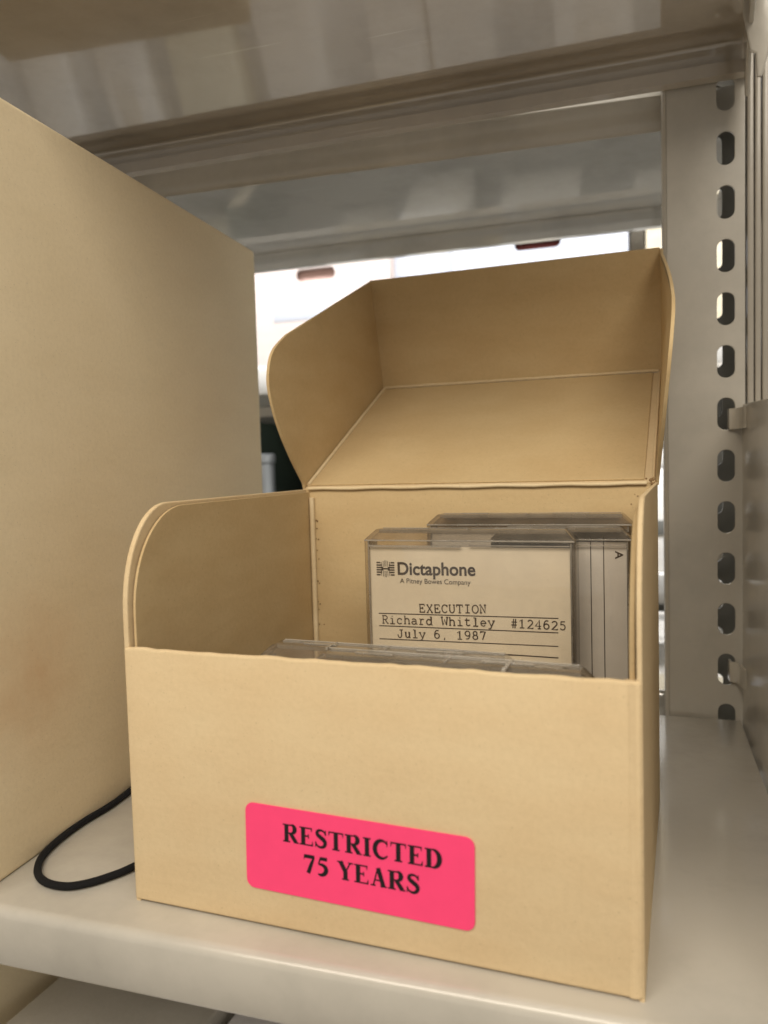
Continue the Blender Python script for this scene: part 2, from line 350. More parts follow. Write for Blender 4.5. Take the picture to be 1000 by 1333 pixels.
# second unit, standing back to back with ours
u2 = thing('shelving_unit', 'cool grey steel shelving unit behind ours, its shelf edge crossing above the lid', 'shelving', uw(0, .09, 0), (0, 0, UROT))
post(u2, 'paint_dark', -.225, .05, -.061, .10, .851-.118, w=.04)
bb = sheet('back_beam', 'paint', u2, [(.012, 1.99), (.0, 1.985), (-.004, 1.992), (-.004, 2.078), (.0, 2.085), (.012, 2.082)], -5.2, .05, .008)
for v in bb.data.vertices: v.co.z += (.016-.026*v.co.x/S)*S*(1 if v.co.z/S > 2.03 else .6)
for zt in (2.245, -1.55, 4.47):  # the highest one is out of view, added as a light block
    sheet('shelf', 'paint_back', u2, [((SD+.11)-(p[0]+SD), p[1]) for p in shelf_profile(zt)], -5.2, .05)
sheet('shelf', 'paint_back', u2, [((SD+.11)-(p[0]+SD), p[1]) for p in shelf_profile(.02)], -5.2, .05)
for zt in (2.245, .02, -1.55, 4.47):  # unseen bay to the right, added to stop the far lamp leaking past
    sheet('shelf', 'paint_back', u2, [((SD+.11)-(p[0]+SD), p[1]) for p in shelf_profile(zt)], .07, 5.5)

# far unit, across the next aisle
FY = 4.25
u3 = thing('shelving_unit', 'grey steel shelving unit across the far aisle loaded with white cartons', 'shelving', uw(0, FY, 0), (0, 0, UROT))
for zt in (1.86, -.1, -1.78, 3.62, 5.4):
    f = sheet('shelf', 'paint_back', u3, [(p[0]+SD-.02, p[1]) for p in shelf_profile(zt, 0, SD, .26)], -9, 6)
for z_ in (-1.7, -.02):
    box('added_dark_backing', 'paint_dark', u3, (-8, 6, 1.45, 1.47, z_, z_+1.5), .002)  # dark sheet added behind the boxes so the gaps between them read dark
for x_ in (-6.0, -.9, 3.9):
    box('upright_post', 'paint_back', u3, (x_, x_+.2, SD-.02, SD+.06, -5.5, 8), .01)

def carton(label, x0, x1, z0, z1, mat, hm, y=0.0, d=1.4, hz=None, hw=.4, group='cartons on the far shelves'):
    cx = (x0+x1)/2
    cx += .27
    y += .006*(int(cx*10) % 7)
    t = thing('carton', label, 'carton', uw(cx, FY+y, z0), (0, 0, UROT), group)
    w2 = (x1-x0)/2+.008; h = z1-z0
    hz = hz if hz else h*.72
    fr = plate('front_panel', mat, t, [(-w2, 0), (w2, 0), (w2, h), (-w2, h)], ([rrect(-hw/2, hw/2, hz-.055, hz+.055, .05)[::-1]] if hw > .3 else []), frame((0, .03, 0), (1, 0, 0), (0, 0, 1)), .03, .006)
    box('handhole_liner', hm, t, (-hw/2-.05, hw/2+.05, .06, .09, hz-.12, hz+.12), 0)
    box('carton_body', mat, t, (-w2, w2, .095, d, 0, h-.002), .01)
    box('lid', mat, t, (-w2-.012, w2+.012, -.02, d+.01, h+.002, h+.05), .01)
    return t
carton('pinkish white carton with reddish handhole, left of the lid across the aisle', -4.27, -2.80, 1.865, 3.1, 'carton_p', 'hole_p', hz=.84)
box('paper_label', 'carton_b', bpy.data.objects['carton'], (-.45, .1, -.004, .003, .42, .62), .001)
carton('lilac white carton mostly behind the lid corner, between two handhole cartons', -2.78, -2.19, 1.865, 3.0, 'carton_b', 'hole_p', .12, hw=.2)
carton('white carton with a dark red handhole, seen above the raised lid', -2.19, -.70, 1.865, 3.12, 'carton_b', 'hole')
carton('cream carton beside the slotted post, right of the dark gap', -.54, .9, 1.865, 3.0, 'carton_c', 'hole_p', .05)
for i, (a, b, mt, h) in enumerate(((-7.4, -5.95, 'carton', 1.2), (-5.8, -4.33, 'carton_c', 1.1), (1.0, 2.4, 'carton', 1.2), (2.5, 3.9, 'carton_b', 1.25))):
    carton('pale carton on the far shelf hidden by the boxes and post in front', a, b, 1.865, 1.865+h, mt, 'hole_p')
for i in range(7):
    a = -6.9+i*1.45
    carton('white carton on the high shelf across the far aisle', a, a+1.4, 3.625, 4.85, ('carton', 'carton_b', 'carton_c')[i % 3], 'hole_p')
rnd = random.Random(11)
def slim_box(label, x0, w_, z, h, mat):
    t = thing('record_box', label, 'box', uw(x0, FY-.01+rnd.uniform(0, .05), z), (0, 0, UROT), 'slim record boxes on the far shelves')
    box('box_body', mat, t, (0, w_, 0, 1.2, 0, h-.16), .008); box('box_lid', mat, t, (-.008, w_+.008, -.008, 1.2, h-.155, h), .008)
    box('label_holder', 'paint_dark' if rnd.random() < .3 else 'card', t, (w_*.25, w_*.75, -.012, -.002, h*.3, h*.42), .003)
for z, nm in ((-.095, 'middle'), (-1.775, 'bottom')):
    x_ = -6.9
    while x_ < 3.4:
        w_ = rnd.choice((.5, .56, .62, .7)); g = rnd.choice((.05, .35, .5, .6))
        if not (z > -1 and x_+w_ > -4.35 and x_ < -3.82): slim_box('slim pale record box standing on the %s shelf across the far aisle' % nm, x_, w_, z, rnd.choice((1.05, 1.15, 1.25)), rnd.choice(('white_board', 'ivory_board', 'white_board', 'white_board')))
        x_ += w_+g
def lathe(bm, prof, n=24, c=(0, 0)):
    rows = [[bm.verts.new((c[0]+r*math.cos(2*math.pi*k/n), c[1]+r*math.sin(2*math.pi*k/n), z)) for k in range(n)] for r, z in prof]
    for a, b in zip(rows, rows[1:]):
        for k in range(n): bm.faces.new((a[k], a[(k+1) % n], b[(k+1) % n], b[k]))
    bm.faces.new(rows[0][::-1]); bm.faces.new(rows[-1])
for k, (x_, r_) in enumerate(((-3.99, .13), (-4.62, .15))):
    t = thing('film_canister', ['grey steel canister in the narrow gap left of the open box', 'wider grey steel canister hidden behind the large box'][k], 'canister', uw(x_, FY+.18, -.1), (0, 0, UROT))
    bm = bmesh.new(); lathe(bm, [(r_, 0), (r_, 1.02), (r_-.01, 1.03)]); from_bm('canister_body', bm, 'steel', t)
    bm = bmesh.new(); lathe(bm, [(r_+.012, 1.034), (r_+.012, 1.11), (r_, 1.12)]); from_bm('canister_lid', bm, 'steel', t)
t = thing('ledger_book', 'dark green cloth bound ledger upright on the far middle shelf', 'book', uw(-4.28, FY+.25, -.1), (0, 0, UROT))
box('cover', 'green', t, (0, .22, 0, 1.1, 0, 1.45), .01); box('page_block', 'card', t, (.02, .20, .02, 1.11, .02, 1.452), .0)

# ceiling lights of the far aisle and ours
for lx, ly, lab in ((-.3, 2.6, 'long ceiling light above the far aisle'), (-.3, -3.6, 'long ceiling light above the near aisle')):
    t = thing('ceiling_light', lab, 'light', uw(lx, ly, 9.28))
    box('housing', 'ceil', t, (-4, 4, -.5, .5, .1, .22), .02); box('diffuser', 'tube', t, (-3.9, 3.9, -.42, .42, .0, .1), .03)

# ------------------------------------------------------------------ boxes round about
def closed_box(name, label, mat, corner, yaw, w_, d, h, bev=.02):
    """corner = right rear bottom corner; the box runs to -x and -y of its frame"""
    t = thing(name, label, 'box', corner, (0, 0, yaw))
    box('box_body', mat, t, (-w_, 0, -d, 0, 0, h+.008), bev, 3)
    return t
L1 = closed_box('document_box', 'large tan archival box filling the left side, taller than the open box', 'board_l', (-.4885, 1.47, .002), R(6.0), 1.1, 1.62, 1.715, .012)
closed_box('document_box', 'tan box on the shelf below, at the bottom left corner', 'board_l', (-1.19, 1.25, -1.599), R(-3), .9, 1.35, 1.02, .012)
closed_box('document_box', 'low dark grey box on the shelf below, right of the tan box', 'grey_board', (-.47, 1.3, -1.599), R(1), .67, 1.4, .60, .01)
closed_box('document_box', 'low pale grey box under the shelf at the bottom edge', 'pale_board', (.35, 1.3, -1.599), R(0), .78, 1.4, .56, .01)

# the black cord loop
pts = [(-.47, 1.05), (-.40, .72), (-.372, .50), (-.352, .36), (-.352, .25), (-.342, .16), (-.318, .078), (-.275, .018), (-.225, -.012), (-.171, -.014), (-.135, .008), (-.107, .046), (-.085, .094), (-.06, .20), (-.05, .42), (-.07, .70), (-.15, 1.0), (-.28, 1.25)]
bm = bmesh.new(); tube(bm, smoothline([(a, b, .013) for a, b in pts], 6), .0084, 10)
tag(from_bm('elastic_cord', bm, 'cord', None, 60), 'black elastic cord looped on the shelf between the large box and the open box', 'cord')

# ------------------------------------------------------------------ the open box
W, D, H, h0 = 1.0, .844, .825, .533
bx = thing('archival_box', 'open tan cardboard box with raised lid and pink restricted sticker', 'box')
T = .012
def warp_front(o, amt=.004, seed=0):
    rnd = random.Random(seed)
    return o
# front wall: subdivided so that the top edge is a little uneven
def board_wall(name, mat, parent, x0, x1, y0, y1, z0, z1, bev, nx=40, rough=.0012, axis='x', seed=1):
    bm = bmesh.new(); add_box(bm, x0, x1, y0, y1, z0, z1, bev, 3)
    if nx:
        for k in range(1, nx):
            if axis == 'x': bmesh.ops.bisect_plane(bm, geom=bm.verts[:]+bm.edges[:]+bm.faces[:], plane_co=(x0+(x1-x0)*k/nx, 0, 0), plane_no=(1, 0, 0))
            else: bmesh.ops.bisect_plane(bm, geom=bm.verts[:]+bm.edges[:]+bm.faces[:], plane_co=(0, y0+(y1-y0)*k/nx, 0), plane_no=(0, 1, 0))
        rnd = random.Random(seed); ph = [rnd.uniform(0, 6.28) for _ in range(6)]
        for v in bm.verts:
            s_ = v.co.x if axis == 'x' else v.co.y
            if v.co.z > z1-bev*1.2:
                v.co.z += rough*sum(math.sin(s_*fq+p) for fq, p in zip((21, 47, 83, 131, 190, 260), ph))*.45
    return from_bm(name, bm, mat, parent, 50)
board_wall('front_wall', 'board', bx, 0, W, 0, T+.002, .007, h0, .006)
# bottom fold and vertical right fold of the front
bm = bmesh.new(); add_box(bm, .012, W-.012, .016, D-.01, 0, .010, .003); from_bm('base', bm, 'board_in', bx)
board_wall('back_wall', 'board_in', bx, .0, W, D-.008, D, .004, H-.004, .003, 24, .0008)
def side_outline(depth0, depth1, z0, zt, r, ry, zlow):
    """(y,z) outline with a big rounded front top corner"""
    pts = [(depth1, z0), (depth1, zt)]
    for i in range(0, 15):
        a = R(90+90*i/14); pts.append((depth0+r+r*math.cos(a), zt-ry+ry*math.sin(a)))
    pts += [(depth0, z0)]
    return pts
YZ = lambda x: frame((x, 0, 0), (0, 1, 0), (0, 0, 1))     # thickness toward +x
plate('side_wall', 'board', bx, side_outline(.004, D-.002, .003, H-.006, .15, .22, h0), [], YZ(-.001), .0125, .003)
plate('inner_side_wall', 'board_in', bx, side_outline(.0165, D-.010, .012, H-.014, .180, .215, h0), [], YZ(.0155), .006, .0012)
plate('side_wall', 'board', bx, side_outline(.004, D-.002, .003, H-.004, .15, .22, h0), [], YZ(W-.0075), .0085, .0012)
# right inner wall leans inwards a little and is torn along its edge
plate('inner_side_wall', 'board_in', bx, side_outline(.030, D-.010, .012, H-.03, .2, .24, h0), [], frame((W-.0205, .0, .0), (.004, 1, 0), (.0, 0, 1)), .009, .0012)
# torn strip and the stitch marks at the rear corners
bm = bmesh.new(); rnd = random.Random(4)
for i in range(26):
    z_ = .40+i*.0125; wd = .002+.004*rnd.random()*(1+math.sin(i*.45))
    add_box(bm, W-.024-wd, W-.0195, .30+.004*rnd.random(), .306+.006*rnd.random(), z_, z_+.0128, 0)
tag(from_bm('torn_edge', bm, 'torn', bx, None), 'ragged brown torn fibre')
bm = bmesh.new(); rnd = random.Random(9)
for i in range(12):
    z_ = .765-i*.031+rnd.uniform(-.006, .006)
    for _ in range(1+(i % 2)):
        s_ = rnd.uniform(.0014, .0034); add_box(bm, .034+rnd.uniform(-.004, .016), 0, 0, 0, 0, 0, 0) if False else None
        x_ = .036+rnd.uniform(-.003, .010) + (.010*rnd.random() if _ else 0)
        bmesh.ops.create_icosphere(bm, subdivisions=1, radius=s_, matrix=Matrix.Translation((x_, D-.009, z_+rnd.uniform(-.004, .004))))
for i in range(4):
    bmesh.ops.create_icosphere(bm, subdivisions=1, radius=rnd.uniform(.0012, .002), matrix=Matrix.Translation((.945+rnd.uniform(-.01, .02), D-.009, .77+rnd.uniform(-.02, .03))))
from_bm('score_mark', bm, 'torn', bx)
# soft paper tape in the rear left corner
bm = bmesh.new(); tube(bm, [(.031, D-.014, .02), (.031, D-.014, H-.03)], .008, 8); from_bm('corner_tape', bm, 'fold', bx, 60)

bm = bmesh.new(); tube(bm, [(W-.0150, .0146, .009), (W-.0150, .0146, h0-.004)], .0160, 20); from_bm('corner_fold', bm, 'board', bx, 60)
# lid: panel hinged on the back wall, leaning back 26 degrees above level
a_ = math.atan2(1.172-.826, 1.535-.844); LL = .775
pu = Vector((0, math.cos(a_), math.sin(a_))); pn = Vector((0, -math.sin(a_), math.cos(a_)))
hinge = Vector((0, D-.002, H-.001))
lm = frame(hinge, (1, 0, 0), pu)     # local x along the hinge, y up the lid, z = normal (towards the open side)
x0l, x1l = -.004, 1.004
def lid_plate(name, mat, parent, out, m, t, bev=.0012): return plate(name, mat, parent, out, [], m, t, bev)
lid = lid_plate('lid', 'board', bx, [(x0l, .0), (x1l, .0), (x1l, LL), (x0l, LL)], lm @ Matrix.Translation((0, 0, -.010)), .0075)
lid_plate('lid_lining', 'board_in', lid, [(x0l+.014, .014), (x1l-.036, .014), (x1l-.036, LL-.010), (x0l+.014, LL-.010)], lm @ Matrix.Translation((0, 0, -.002)), .004, .0015)
# front flap, 103 degrees from the panel, and its fold
fa = a_+R(79); FH = .395
fu = Vector((0, math.cos(fa), math.sin(fa)))
fm = frame(hinge+pu*LL, (1, 0, 0), fu)
lid_plate('lid_front_flap', 'board_in', lid, [(x0l, 0), (x1l, 0), (x1l-.002, FH-.012), (x1l-.012, FH), (x0l+.004, FH)], fm @ Matrix.Translation((0, 0, -.008)), .0085)
def fold(p, q, r=.0045, par=None, mat='fold'):
    bm = bmesh.new(); p = Vector(p); q = Vector(q)
    rnd = random.Random(int(p.x*99+7)); pts = [p.lerp(q, i/14)+Vector([rnd.uniform(-1, 1)*.0006 for _ in range(3)]) for i in range(15)]
    tube(bm, pts, r, 8); from_bm('fold', bm, mat, par, 60)
# side flaps (y,z plane): outline traced in the lid's own frame
def lid_side(x, t, bow=0, name='lid_side_flap'):
    O = hinge; P1 = hinge+pu*LL; P2 = P1+fu*(FH-.004)
    C = [(O.y, O.z)]
    cur = smoothline([(O.y-.004, O.z+.012, 0), (.755, .92, 0), (.685, 1.01, 0), (.645, 1.10, 0), (.650, 1.165, 0), (.682, 1.215, 0), (.76, 1.265, 0)], 5)
    C += [(c.x, c.y) for c in cur[:-1]]
    cur2 = [(.76, 1.265), (P2.y, P2.z)]
    C += cur2+[(P1.y, P1.z)]
    return C
lo = lid_side(0, .01)
plate('lid_side_flap', 'board_in', lid, lo, [], frame((x0l, 0, 0), (0, 1, 0), (0, 0, 1)), .0085, .0012)
# right flap bows outwards
o_r = plate('lid_side_flap', 'board_in', lid, lo, [], frame((x1l-.008, 0, 0), (0, 1, 0), (0, 0, 1)), .0085, .0012)
bmx = bmesh.new(); bmx.from_mesh(o_r.data)
bmesh.ops.triangulate(bmx, faces=bmx.faces[:])
for _ in range(2): bmesh.ops.subdivide_edges(bmx, edges=[e for e in bmx.edges if e.calc_length() > .05*S], cuts=2)
for v in bmx.verts:
    q = Vector((v.co.x, v.co.y, v.co.z))/S-hinge
    n_ = max(q.dot(pn), 0); l_ = q.dot(pu)
    v.co.x += S*(.10*n_-.0*n_*n_)*(1-max(0, min(1, (l_)/LL))**2)*1.0
bmx.to_mesh(o_r.data); bmx.free(); o_r.data.set_sharp_from_angle(angle=R(50))
fold(hinge+pu*.012+pn*.004+Vector((.012, 0, 0)), hinge+pu*(LL-.012)+pn*.004+Vector((.012, 0, 0)), .0055, lid)
fold(hinge+pu*(LL-.002)+pn*.004+Vector((.012, 0, 0)), hinge+pu*(LL-.002)+pn*.004+Vector((.985, 0, 0)), .0048, lid, 'fold')
fold(hinge+pu*.012+pn*.004+Vector((.990, 0, 0)), hinge+pu*(LL-.012)+pn*.004+Vector((.990, 0, 0)), .0035, lid, 'board')
bm = bmesh.new(); tube(bm, [(.02+.955*i/20, D-.012, H-.004+.0012*math.sin(i*1.7)) for i in range(21)], .0055, 8); from_bm('hinge_fold', bm, 'fold', bx, 60)
bm = bmesh.new(); rnd = random.Random(3)
for i in range(9):
    bmesh.ops.create_icosphere(bm, subdivisions=1, radius=rnd.uniform(.002, .0055), matrix=Matrix.Translation((.985+rnd.uniform(-.012, .012), D-.014, H+.002+rnd.uniform(-.008, .008))))
tag(from_bm('torn_corner', bm, 'torn', bx), 'frayed brown hinge corner')

# ------------------------------------------------------------------ lettering
def circ(cx, cy, rx, ry, a0, a1, n=10): return [(cx+rx*math.cos(R(a0+(a1-a0)*i/n)), cy+ry*math.sin(R(a0+(a1-a0)*i/n))) for i in range(n+1)]
def taper(n, a, b): return [a+(b-a)*math.sin(math.pi*i/(n-1)) for i in range(n)]
TK, TN = .215, .068
def serif(ch):
    """bold serif capitals, cap height 1: list of (points, widths); returns strokes and advance"""
    s = []
    def stem(x, y0=0., y1=1., w_=TK): s.append(([(x, y0), (x, y1)], w_))
    def foot(x, hw, y): s.append(([(x-hw, y), (x+hw, y)], TN))
    def curve(p, a, b): s.append((p, taper(len(p), a, b)))
    f, t = TN/2, 1-TN/2
    if ch == 'R':
        stem(.17); foot(.17, .17, f); s.append(([(0, t), (.42, t)], TN)); s.append(([(.2, .52), (.42, .52)], TN))
        curve(circ(.40, .76, .17, .235, 90, -90), TN, TK+.01); s.append(([(.36, .52), (.62, .05)], [TK*.9, TK])); foot(.66, .10, f); adv = .77
    elif ch == 'E':
        stem(.17); s.append(([(0, f), (.60, f)], TN)); s.append(([(0, t), (.57, t)], TN)); s.append(([(.2, .52), (.42, .52)], TN*1.1))
        s.append(([(.59, 0), (.62, .27)], [.10, .012])); s.append(([(.56, 1), (.575, .76)], [.09, .012])); s.append(([(.42, .40), (.42, .64)], [.05, .05])); adv = .69
    elif ch == 'S':
        p = [tuple(v)[:2] for v in smoothline([(.50, .74, 0), (.46, .88, 0), (.34, .965, 0), (.20, .955, 0), (.115, .85, 0), (.14, .70, 0), (.27, .58, 0), (.42, .45, 0), (.485, .30, 0), (.43, .11, 0), (.29, .03, 0), (.15, .07, 0), (.06, .18, 0), (.04, .29, 0)], 4)]
        n = len(p); s.append((p, [TN+(TK-TN)*math.exp(-((i/(n-1)-.5)/.27)**2) for i in range(n)]))
        s.append(([(.515, .70), (.505, .99)], [.03, .05])); s.append(([(.035, .01), (.03, .32)], [.05, .03])); adv = .60
    elif ch == 'T':
        stem(.35); foot(.35, .17, f); s.append(([(.02, t), (.68, t)], TN)); s.append(([(.045, 1), (.02, .74)], [.09, .012])); s.append(([(.655, 1), (.68, .74)], [.09, .012])); adv = .74
    elif ch == 'I': stem(.19); foot(.19, .17, f); foot(.19, .17, t); adv = .42
    elif ch == 'C':
        p = circ(.40, .5, .31, .475, 38, 322, 22); n = len(p); s.append((p, [TN+(TK-TN)*math.sin(math.pi*i/(n-1))**1.3 for i in range(n)]))
        s.append(([(.635, .68), (.625, 1.0)], [.035, .055])); adv = .74
    elif ch == 'D':
        stem(.17); s.append(([(0, t), (.34, t)], TN)); s.append(([(0, f), (.34, f)], TN)); curve(circ(.32, .5, .30, .475, 90, -90, 16), TN, TK+.02); adv = .78
    elif ch == '7': s.append(([(.05, .93), (.52, .93)], .18)); s.append(([(.50, .93), (.36, .5), (.22, 0)], [.10, .17, .20])); s.append(([(.055, .99), (.03, .72)], [.06, .02])); adv = .58
    elif ch == '5':
        s.append(([(.17, .93), (.50, .93)], .17)); s.append(([(.19, .98), (.10, .60)], .07))
        p = [tuple(v)[:2] for v in smoothline([(.10, .60, 0), (.26, .60, 0), (.40, .50, 0), (.45, .33, 0), (.38, .13, 0), (.22, .02, 0), (.07, .06, 0)], 4)]; n = len(p)
        s.append((p, [.07+.15*math.sin(math.pi*i/(n-1)) for i in range(n)])); adv = .58
    elif ch == 'Y':
        s.append(([(.14, 1), (.37, .45)], TK)); s.append(([(.60, 1), (.38, .45)], TN)); stem(.37, 0, .5); foot(.37, .16, f); foot(.14, .14, t); foot(.61, .11, t); adv = .74
    elif ch == 'A':
        s.append(([(.33, 1), (.12, 0)], TN)); s.append(([(.34, 1), (.58, 0)], TK)); s.append(([(.18, .33), (.50, .33)], TN)); foot(.12, .11, f); foot(.58, .14, f); adv = .74
    else: adv = .32
    return s, adv
def serif_text(bm, text, mtx, height, width, z):
    tot = 0; G = []
    for c in text: g, a = serif(c); G.append((g, tot)); tot += a+.035
    k = width/tot; n = 0
    for g, x_ in G:
        for p, w_ in g:
            pts = [((q[0]+x_)*k, q[1]*height) for q in p]
            ww = [v*(k+height)/2 for v in w_] if hasattr(w_, '__len__') else w_*(k+height)/2
            ribbon(bm, pts, ww, mtx, z+n*.00001); n += 1
# pink sticker
st_o = Vector((.269, -.0035, .081)); ang = math.atan2(.0729-.0811, .4508)
SW = .452; sm = frame(st_o, (math.cos(ang), 0, math.sin(ang)), (0, 0, 1))
st = plate('sticker', 'sticker', bx, rrect(0, SW, 0, .168, .017), [], frame(st_o+Vector((0, .0025, 0)), (math.cos(ang), 0, math.sin(ang)), (0, 0, 1)), .0022, .0003)
bm = bmesh.new()
def at2(m, x_, y_): return m @ Matrix.Translation((x_, y_, 0))
serif_text(bm, 'RESTRICTED', at2(sm, .081, .103), .0345, .3165, .0003)
serif_text(bm, '75 YEARS', at2(sm, .123, .050), .0345, .232, .0003)
from_bm('printed_text', bm, 'ink', st, None)
st['label'] = 'pink sticker with black serif words'

# typewriter glyphs, cell 0.6 wide, cap height 0.62, x height 0.44
def C_(cx, cy, rx, ry, a0, a1, n=9): return circ(cx, cy, rx, ry, a0, a1, n)
TW = {
 'E': [[(.08, 0), (.52, 0), (.52, .15)], [(.14, 0), (.14, .6)], [(.08, .6), (.5, .6), (.5, .46)], [(.14, .31), (.36, .31)], [(.36, .22), (.36, .4)]],
 'X': [[(.1, 0), (.5, .6)], [(.1, .6), (.5, 0)], [(.03, 0), (.2, 0)], [(.4, 0), (.57, 0)], [(.05, .6), (.2, .6)], [(.4, .6), (.55, .6)]],
 'C': [C_(.31, .3, .23, .3, 40, 320, 14), [(.5, .42), (.5, .6)]],
 'U': [[(.12, .6), (.12, .2)]+C_(.3, .2, .18, .2, 180, 360, 8)+[(.48, .6)], [(.04, .6), (.22, .6)], [(.38, .6), (.56, .6)]],
 'T': [[(.3, 0), (.3, .6)], [(.06, .44), (.06, .6), (.54, .6), (.54, .44)], [(.19, 0), (.41, 0)]],
 'I': [[(.3, 0), (.3, .6)], [(.12, 0), (.48, 0)], [(.12, .6), (.48, .6)]],
 'O': [C_(.3, .3, .24, .3, 0, 360, 16)],
 'N': [[(.12, 0), (.12, .6), (.47, 0), (.47, .6)], [(.04, 0), (.22, 0)], [(.03, .6), (.12, .6)], [(.38, .6), (.56, .6)]],
 'R': [[(.13, 0), (.13, .6)], [(.05, .6), (.32, .6)]+C_(.32, .45, .16, .15, 90, -90, 7)+[(.13, .3)], [(.3, .3), (.48, 0), (.58, 0)], [(.05, 0), (.24, 0)]],
 'i': [[(.3, 0), (.3, .42), (.15, .42)], [(.1, 0), (.5, 0)], [(.3, .56), (.3, .62)]],
 'c': [C_(.31, .21, .2, .21, 45, 320, 12), [(.46, .3), (.46, .42)]],
 'h': [[(.12, 0), (.12, .62), (.04, .62)], [(.12, .27)]+C_(.29, .24, .17, .18, 165, 0, 8)+[(.46, 0)], [(.04, 0), (.21, 0)], [(.38, 0), (.55, 0)]],
 'a': [[(.12, .36)]+C_(.28, .29, .16, .13, 120, 0, 6)+[(.44, .06), (.55, 0)], C_(.27, .12, .17, .12, 50, 340, 12)],
 'r': [[(.2, 0), (.2, .42), (.08, .42)], [(.2, .24)]+C_(.37, .26, .16, .16, 160, 50, 6), [(.07, 0), (.38, 0)]],
 'd': [[(.36, .62), (.46, .62), (.46, 0), (.56, 0)], C_(.27, .21, .19, .21, 0, 360, 14)],
 'W': [[(.07, .6), (.17, 0), (.3, .42), (.43, 0), (.53, .6)], [(0, .6), (.17, .6)], [(.43, .6), (.6, .6)]],
 't': [[(.22, .58), (.22, .1)]+C_(.33, .1, .11, .1, 180, 300, 5)+[(.5, .08)], [(.08, .42), (.46, .42)]],
 'l': [[(.15, .62), (.3, .62), (.3, 0)], [(.1, 0), (.5, 0)]],
 'e': [[(.1, .22), (.48, .22)]+C_(.29, .22, .19, .2, 0, 320, 13)],
 'y': [[(.1, .42), (.3, .03)], [(.52, .42), (.24, -.17), (.08, -.17)], [(.02, .42), (.2, .42)], [(.4, .42), (.58, .42)]],
 '#': [[(.2, -.04), (.27, .66)], [(.36, -.04), (.43, .66)], [(.08, .2), (.5, .2)], [(.1, .42), (.52, .42)]],
 '1': [[(.12, .48), (.3, .62), (.3, 0)], [(.12, 0), (.48, 0)]],
 '2': [C_(.29, .44, .18, .17, 160, -30, 8)+[(.1, 0), (.5, 0), (.5, .07)]],
 '4': [[(.38, 0), (.38, .62), (.09, .18), (.5, .18)], [(.26, 0), (.5, 0)]],
 '6': [[(.44, .6)]+C_(.32, .24, .22, .38, 100, 180, 6)+C_(.29, .19, .19, .19, 180, 540, 14)],
 '5': [[(.46, .6), (.17, .6), (.14, .33)]+C_(.27, .2, .19, .2, 110, -150, 10)],
 'J': [[(.4, .6), (.4, .17)]+C_(.25, .17, .15, .17, 0, -180, 8)+[(.1, .24)], [(.24, .6), (.54, .6)]],
 'u': [[(.06, .42), (.15, .42), (.15, .15)]+C_(.29, .15, .14, .15, 180, 340, 6), [(.36, .42), (.45, .42), (.45, 0), (.54, 0)]],
 '9': [C_(.3, .42, .19, .19, 0, 360, 14), [(.49, .42)]+C_(.27, .4, .22, .4, 0, -75, 6)+[(.16, .01)]],
 '8': [C_(.3, .46, .15, .15, 0, 360, 12), C_(.3, .16, .19, .16, 0, 360, 12)],
 '7': [[(.12, .5), (.12, .6), (.49, .6), (.27, 0)]],
 ',': [[(.3, .06), (.24, -.13)]],
 ' ': [],
}
def typed(bm, text, mtx, cell, ch, z, seed=0, w_=.085):
    rnd = random.Random(seed); n = 0
    for i, c in enumerate(text):
        ox, oy = i*cell+rnd.uniform(-.02, .02)*cell, rnd.uniform(-.03, .03)*ch
        for st_ in TW[c]:
            ribbon(bm, [(ox+p[0]*cell/.62, oy+p[1]*ch/.62) for p in st_], w_*cell/.6*rnd.uniform(.9, 1.15), mtx, z+n*.00001); n += 1
def font_text(name, text, mtx, height_scale, width, offset, parent, mat, spacing=1.0, shear=0):
    cu_ = bpy.data.curves.new('t', 'FONT'); cu_.body = text; cu_.size = 1; cu_.offset = offset; cu_.space_character = spacing; cu_.shear = shear
    ob = bpy.data.objects.new('t', cu_); col.objects.link(ob); bpy.context.view_layer.update()
    me = ob.to_mesh().copy(); ob.to_mesh_clear(); bpy.data.objects.remove(ob)
    xs = [v.co.x for v in me.vertices]; k = width/(max(xs)-min(xs)); mn = min(xs)
    me.transform(Matrix.Translation((-mn, 0, 0))); me.transform(Matrix.Diagonal((k, height_scale, 1, 1)))
    me.transform(Matrix.Scale(S, 4) @ mtx); me.materials.clear(); me.name = name
    return link(name, me, mat, parent)

# ------------------------------------------------------------------ cassette cases
CW, CH, CT = .534, .343, .076
CF = .025                                    # chamfer round the top of a case
def shell_bm(ins, cap):
    """closed case body; cap 'z' chamfers the long upper edge, 'x' the far short end"""
    bm = bmesh.new(); a = (ins, ins, ins); b = (CW-ins, CT-ins, CH-ins)
    ax = 2 if cap == 'z' else 0; o1 = 0 if cap == 'z' else 2
    def pt(u, y, w_):     # u along the cap edge, w_ towards the cap
        p = [0, y, 0]; p[o1] = u; p[ax] = w_; return bm.verts.new(p)
    u0, u1, w0, w1, y0, y1 = a[o1], b[o1], a[ax], b[ax], a[1], b[1]; c = CF
    rings = [[pt(u0, y0, w0), pt(u1, y0, w0), pt(u1, y1, w0), pt(u0, y1, w0)],
             [pt(u0, y0, w1-c), pt(u1, y0, w1-c), pt(u1, y1, w1-c), pt(u0, y1, w1-c)],
             [pt(u0+c, y0+c*.9, w1), pt(u1-c, y0+c*.9, w1), pt(u1-c, y1-.004, w1), pt(u0+c, y1-.004, w1)]]
    bm.faces.new(rings[0][::-1]); bm.faces.new(rings[2])
    for p, q in zip(rings, rings[1:]):
        for k in range(4): bm.faces.new((p[k], p[(k+1) % 4], q[(k+1) % 4], q[k]))
    bmesh.ops.recalc_face_normals(bm, faces=bm.faces)
    bmesh.ops.bevel(bm, geom=bm.edges[:], offset=.0022, segments=2, profile=.5, affect='EDGES')
    return bm
